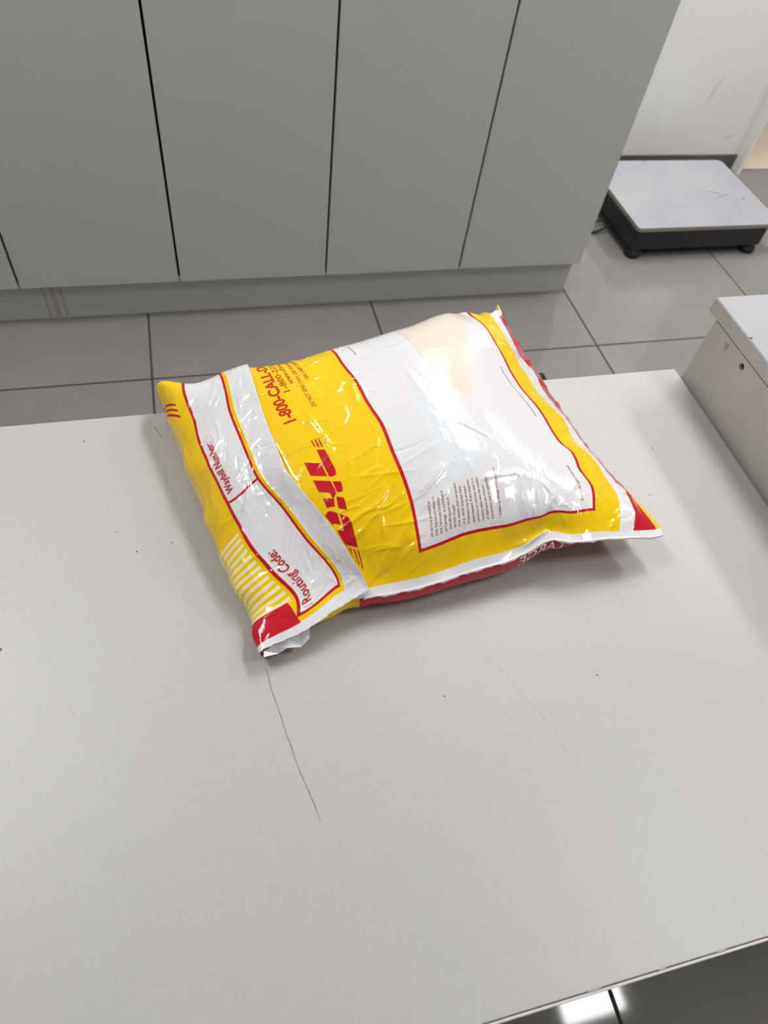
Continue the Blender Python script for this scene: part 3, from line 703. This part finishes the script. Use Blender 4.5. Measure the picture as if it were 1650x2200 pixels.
# --- lettering: outlines laid on the film
def subdivide_long(bm, lim):
    for _ in range(6):
        e = [x for x in bm.edges if x.calc_length() > lim]
        if not e: break
        bmesh.ops.subdivide_edges(bm, edges=e, cuts=1, use_grid_fill=False)
        bmesh.ops.triangulate(bm, faces=[f for f in bm.faces if len(f.verts) > 3])
    return bm
def print_on(name, bm, fn, material, parent, lift=.16):
    bmesh.ops.triangulate(bm, faces=bm.faces[:]); subdivide_long(bm, 1.6)
    Q = np.array([(v.co.x, v.co.y) for v in bm.verts]); P = to_local(fn(Q, lift))
    for v, q in zip(bm.verts, P): v.co = q
    o = obj(name, bm, material, parent, smooth=True); return o
def text_bm(lines):
    """lines: (string, start (u, v), end (u, v) or None, letter height mm, baseline shift); reading runs towards +v, letter tops point to -u"""
    out = bmesh.new()
    for s, st, en, hgt, *wt in lines:
        cu = bpy.data.curves.new('t', 'FONT'); cu.body = s; cu.resolution_u = 3; cu.size = 1.0
        cu.offset = wt[0] if wt else .008
        o = bpy.data.objects.new('t', cu); COL.objects.link(o); bpy.context.view_layer.update()
        me = bpy.data.meshes.new_from_object(o.evaluated_get(bpy.context.evaluated_depsgraph_get()))
        bpy.data.objects.remove(o, do_unlink=True); bpy.data.curves.remove(cu)
        V = np.array([v.co[:] for v in me.vertices])
        if not len(V): continue
        x0, x1 = V[:, 0].min(), V[:, 0].max()
        st = np.array(st, float); sy = hgt/.70
        if en is None: d_ = np.array([0., 1.]); L = (x1-x0)*sy
        else:
            d_ = np.array(en, float)-st; L = np.linalg.norm(d_); d_ /= L
        up = np.array([-d_[1], d_[0]])
        W = st+((V[:, 0]-x0)/(x1-x0)*L)[:, None]*d_+(V[:, 1]*sy)[:, None]*up
        for v, w in zip(me.vertices, W): v.co = (w[0], w[1], 0)
        out.from_mesh(me); bpy.data.meshes.remove(me)
    bmesh.ops.remove_doubles(out, verts=out.verts[:], dist=1e-4)
    return out
def poly_bm(polys):
    b = bmesh.new()
    for p_ in polys: b.faces.new([b.verts.new((x, y, 0)) for x, y in p_])
    return b
LOGO = [
    [(-50.9, 118.2), (-45.5, 116.1), (-44.5, 102.9), (-43.6, 93.5), (-43.7, 89.6), (-44.8, 87.0), (-46.6, 86.1), (-49.2, 87.0)],
    [(-62.1, 107.2), (-51.2, 102.3), (-50.3, 87.7), (-60.9, 92.2)],
    [(-60.4, 86.9), (-49.6, 82.2), (-49.1, 72.7), (-49.6, 69.1), (-51.6, 65.5), (-53.5, 64.2), (-53.5, 68.1), (-53.9, 70.6), (-60.3, 73.6)],
    [(-59.9, 66.3), (-54.3, 64.1), (-52.4, 64.6), (-54.8, 55.5), (-58.4, 56.4), (-60.6, 55.3)],
    [(-48.4, 81.3), (-43.3, 79.5), (-43.4, 75.3), (-44.1, 71.7), (-45.1, 69.0), (-48.7, 69.1)],
    [(-50.6, 65.2), (-48.1, 64.1), (-46.4, 62.7), (-46.1, 61.1), (-47.8, 49.6), (-52.9, 53.4)],
    [(-65.2, 48.7), (-61.1, 52.2), (-58.9, 52.0), (-55.4, 48.8), (-57.1, 37.1), (-61.6, 39.5), (-63.1, 37.8)],
    [(-54.1, 47.8), (-51.5, 45.1), (-49.4, 43.1), (-48.8, 38.8), (-49.3, 33.3), (-52.5, 13.6), (-61.0, 18.0), (-61.7, 27.2), (-61.5, 32.5), (-56.8, 30.7), (-55.3, 38.0)],
    [(-52.7, 128.7), (-51.8, 128.5), (-50.8, 121.2), (-51.6, 121.5)],
    [(-50.1, 129.1), (-49.3, 129.2), (-48.3, 120.1), (-49.5, 120.5)],
    [(-47.8, 129.9), (-47.0, 129.6), (-46.0, 119.2), (-47.0, 119.6)],
    [(-59.6, 14.6), (-58.2, 14.2), (-58.8, 8.8), (-59.3, 9.9)],
    [(-56.7, 13.1), (-55.5, 12.8), (-57.4, -2.2), (-58.0, -1.4)],
    [(-54.0, 11.3), (-52.9, 11.1), (-55.6, -5.9), (-56.5, -5.7)]
]
print_on('logo_print', poly_bm(LOGO), body_at, M_red, body, .18)['label'] = 'slanted red logo lettering'
print_on('phone_number_print', text_bm([('1-800-CALL-DHL', (-58.5, 157), (-80, 262), 9.8, .03)]), body_at, M_rtext, body)
print_on('contact_print', text_bm([('1-800-225-5345', (-58, 196), (-73.5, 275), 5.6), ('www.dhl-usa.com', (-53, 205), (-65.5, 274), 5.2)]), body_at, M_rtext, body)
print_on('warning_print', text_bm([('DO NOT SEND CASH, CASH EQUIVALENT OR JEWELRY', (-40.6, 170), (-57.5, 288), 3.7), ('DHL CANNOT DELIVER TO P.O. BOXES', (-38.4, 210), (-51, 288), 3.7)]), body_at, M_rtext, body)
TERMS = ['All services provided by', 'DHL Express are subject to', 'DHL Terms and Conditions', 'of Carriage  as published at', 'www.dhl-usa.com and on', 'the DHL Waybill*', 'DHL liability shall not exceed',
         'US $ 100.00. Shipment Value', 'Protection may be arranged', 'upon request. If this shipment', 'involves an ultimate stop in a', 'country other than the country', 'of departure, the Warsaw', 'Convention may be applicable.']
rows = []
for i, s in enumerate(TERMS):
    u = 12.6+i*4.72
    rows.append((s, (u, 6.8), (u+1.2, 6.8+1.37*len(s)), 2.5))
rows.append(('* Subject to change without notice.', (81.5, 6.4), (86.5, 54.5), 2.5))
print_on('terms_print', text_bm(rows), body_at, M_maroon, body)
print_on('copyright_print', text_bm([('© 2005 All rights reserved', (166.4, 8.6), (166.2, 49), 2.6)]), body_at, M_maroon, body)
print_on('recycling_print', text_bm([('Please recycle or dispose of in a responsible manner', (168, 117), (165, 185), 2.0)]), body_at, M_grey, body)
print_on('panel_corner_print', text_bm([('Do not use', (17.5, 234), (16.5, 256), 2.2)]), body_at, M_maroon, body)
print_on('back_corner_print', text_bm([('Envelope size limits apply', (150+4*i, 252), (149+4*i, 285), 1.9) for i in range(4)]), body_at, M_faint, body)
print_on('waybill_print', text_bm([('Waybill Number:', (9.6, 130.5), (9.9, 191), 7.4, .010)]), flap_at, M_red, flap, .5)
print_on('routing_print', text_bm([('Routing Code:', (9.6, 5.2), (10.2, 61), 8.0, .010)]), flap_at, M_red, flap, .5)
# size lettering on the side wall under the seam
side_i = np.where(Lq[:, 1] <= B0+.01)[0]; side_u = Lq[side_i, 0]
def side_at(Q, lift=.2):
    out = []
    for u, v in Q:
        col = [np.array([np.interp(u, side_u, R_[side_i, k_]) for k_ in range(3)]) for R_ in rings3]
        ar = np.r_[0, np.cumsum(np.linalg.norm(np.diff(np.array(col), axis=0), axis=1))]
        v = min(max(v, 0), ar[-2]); p_ = np.array([np.interp(v, ar, [c_[k_] for c_ in col]) for k_ in range(3)])
        out.append(p_+np.array([.0, -.25, -.12])*2*lift/.2)
    return np.array(out)
sb = text_bm([('LARGE', (0, 0), (0, 46), 11)])
for v in sb.verts: v.co = (142-v.co.y, 13.5+v.co.x, 0)      # reads from right to left, upside down to the viewer
bmesh.ops.reverse_faces(sb, faces=sb.faces[:])
print_on('size_print', sb, side_at, M_wtext, body)
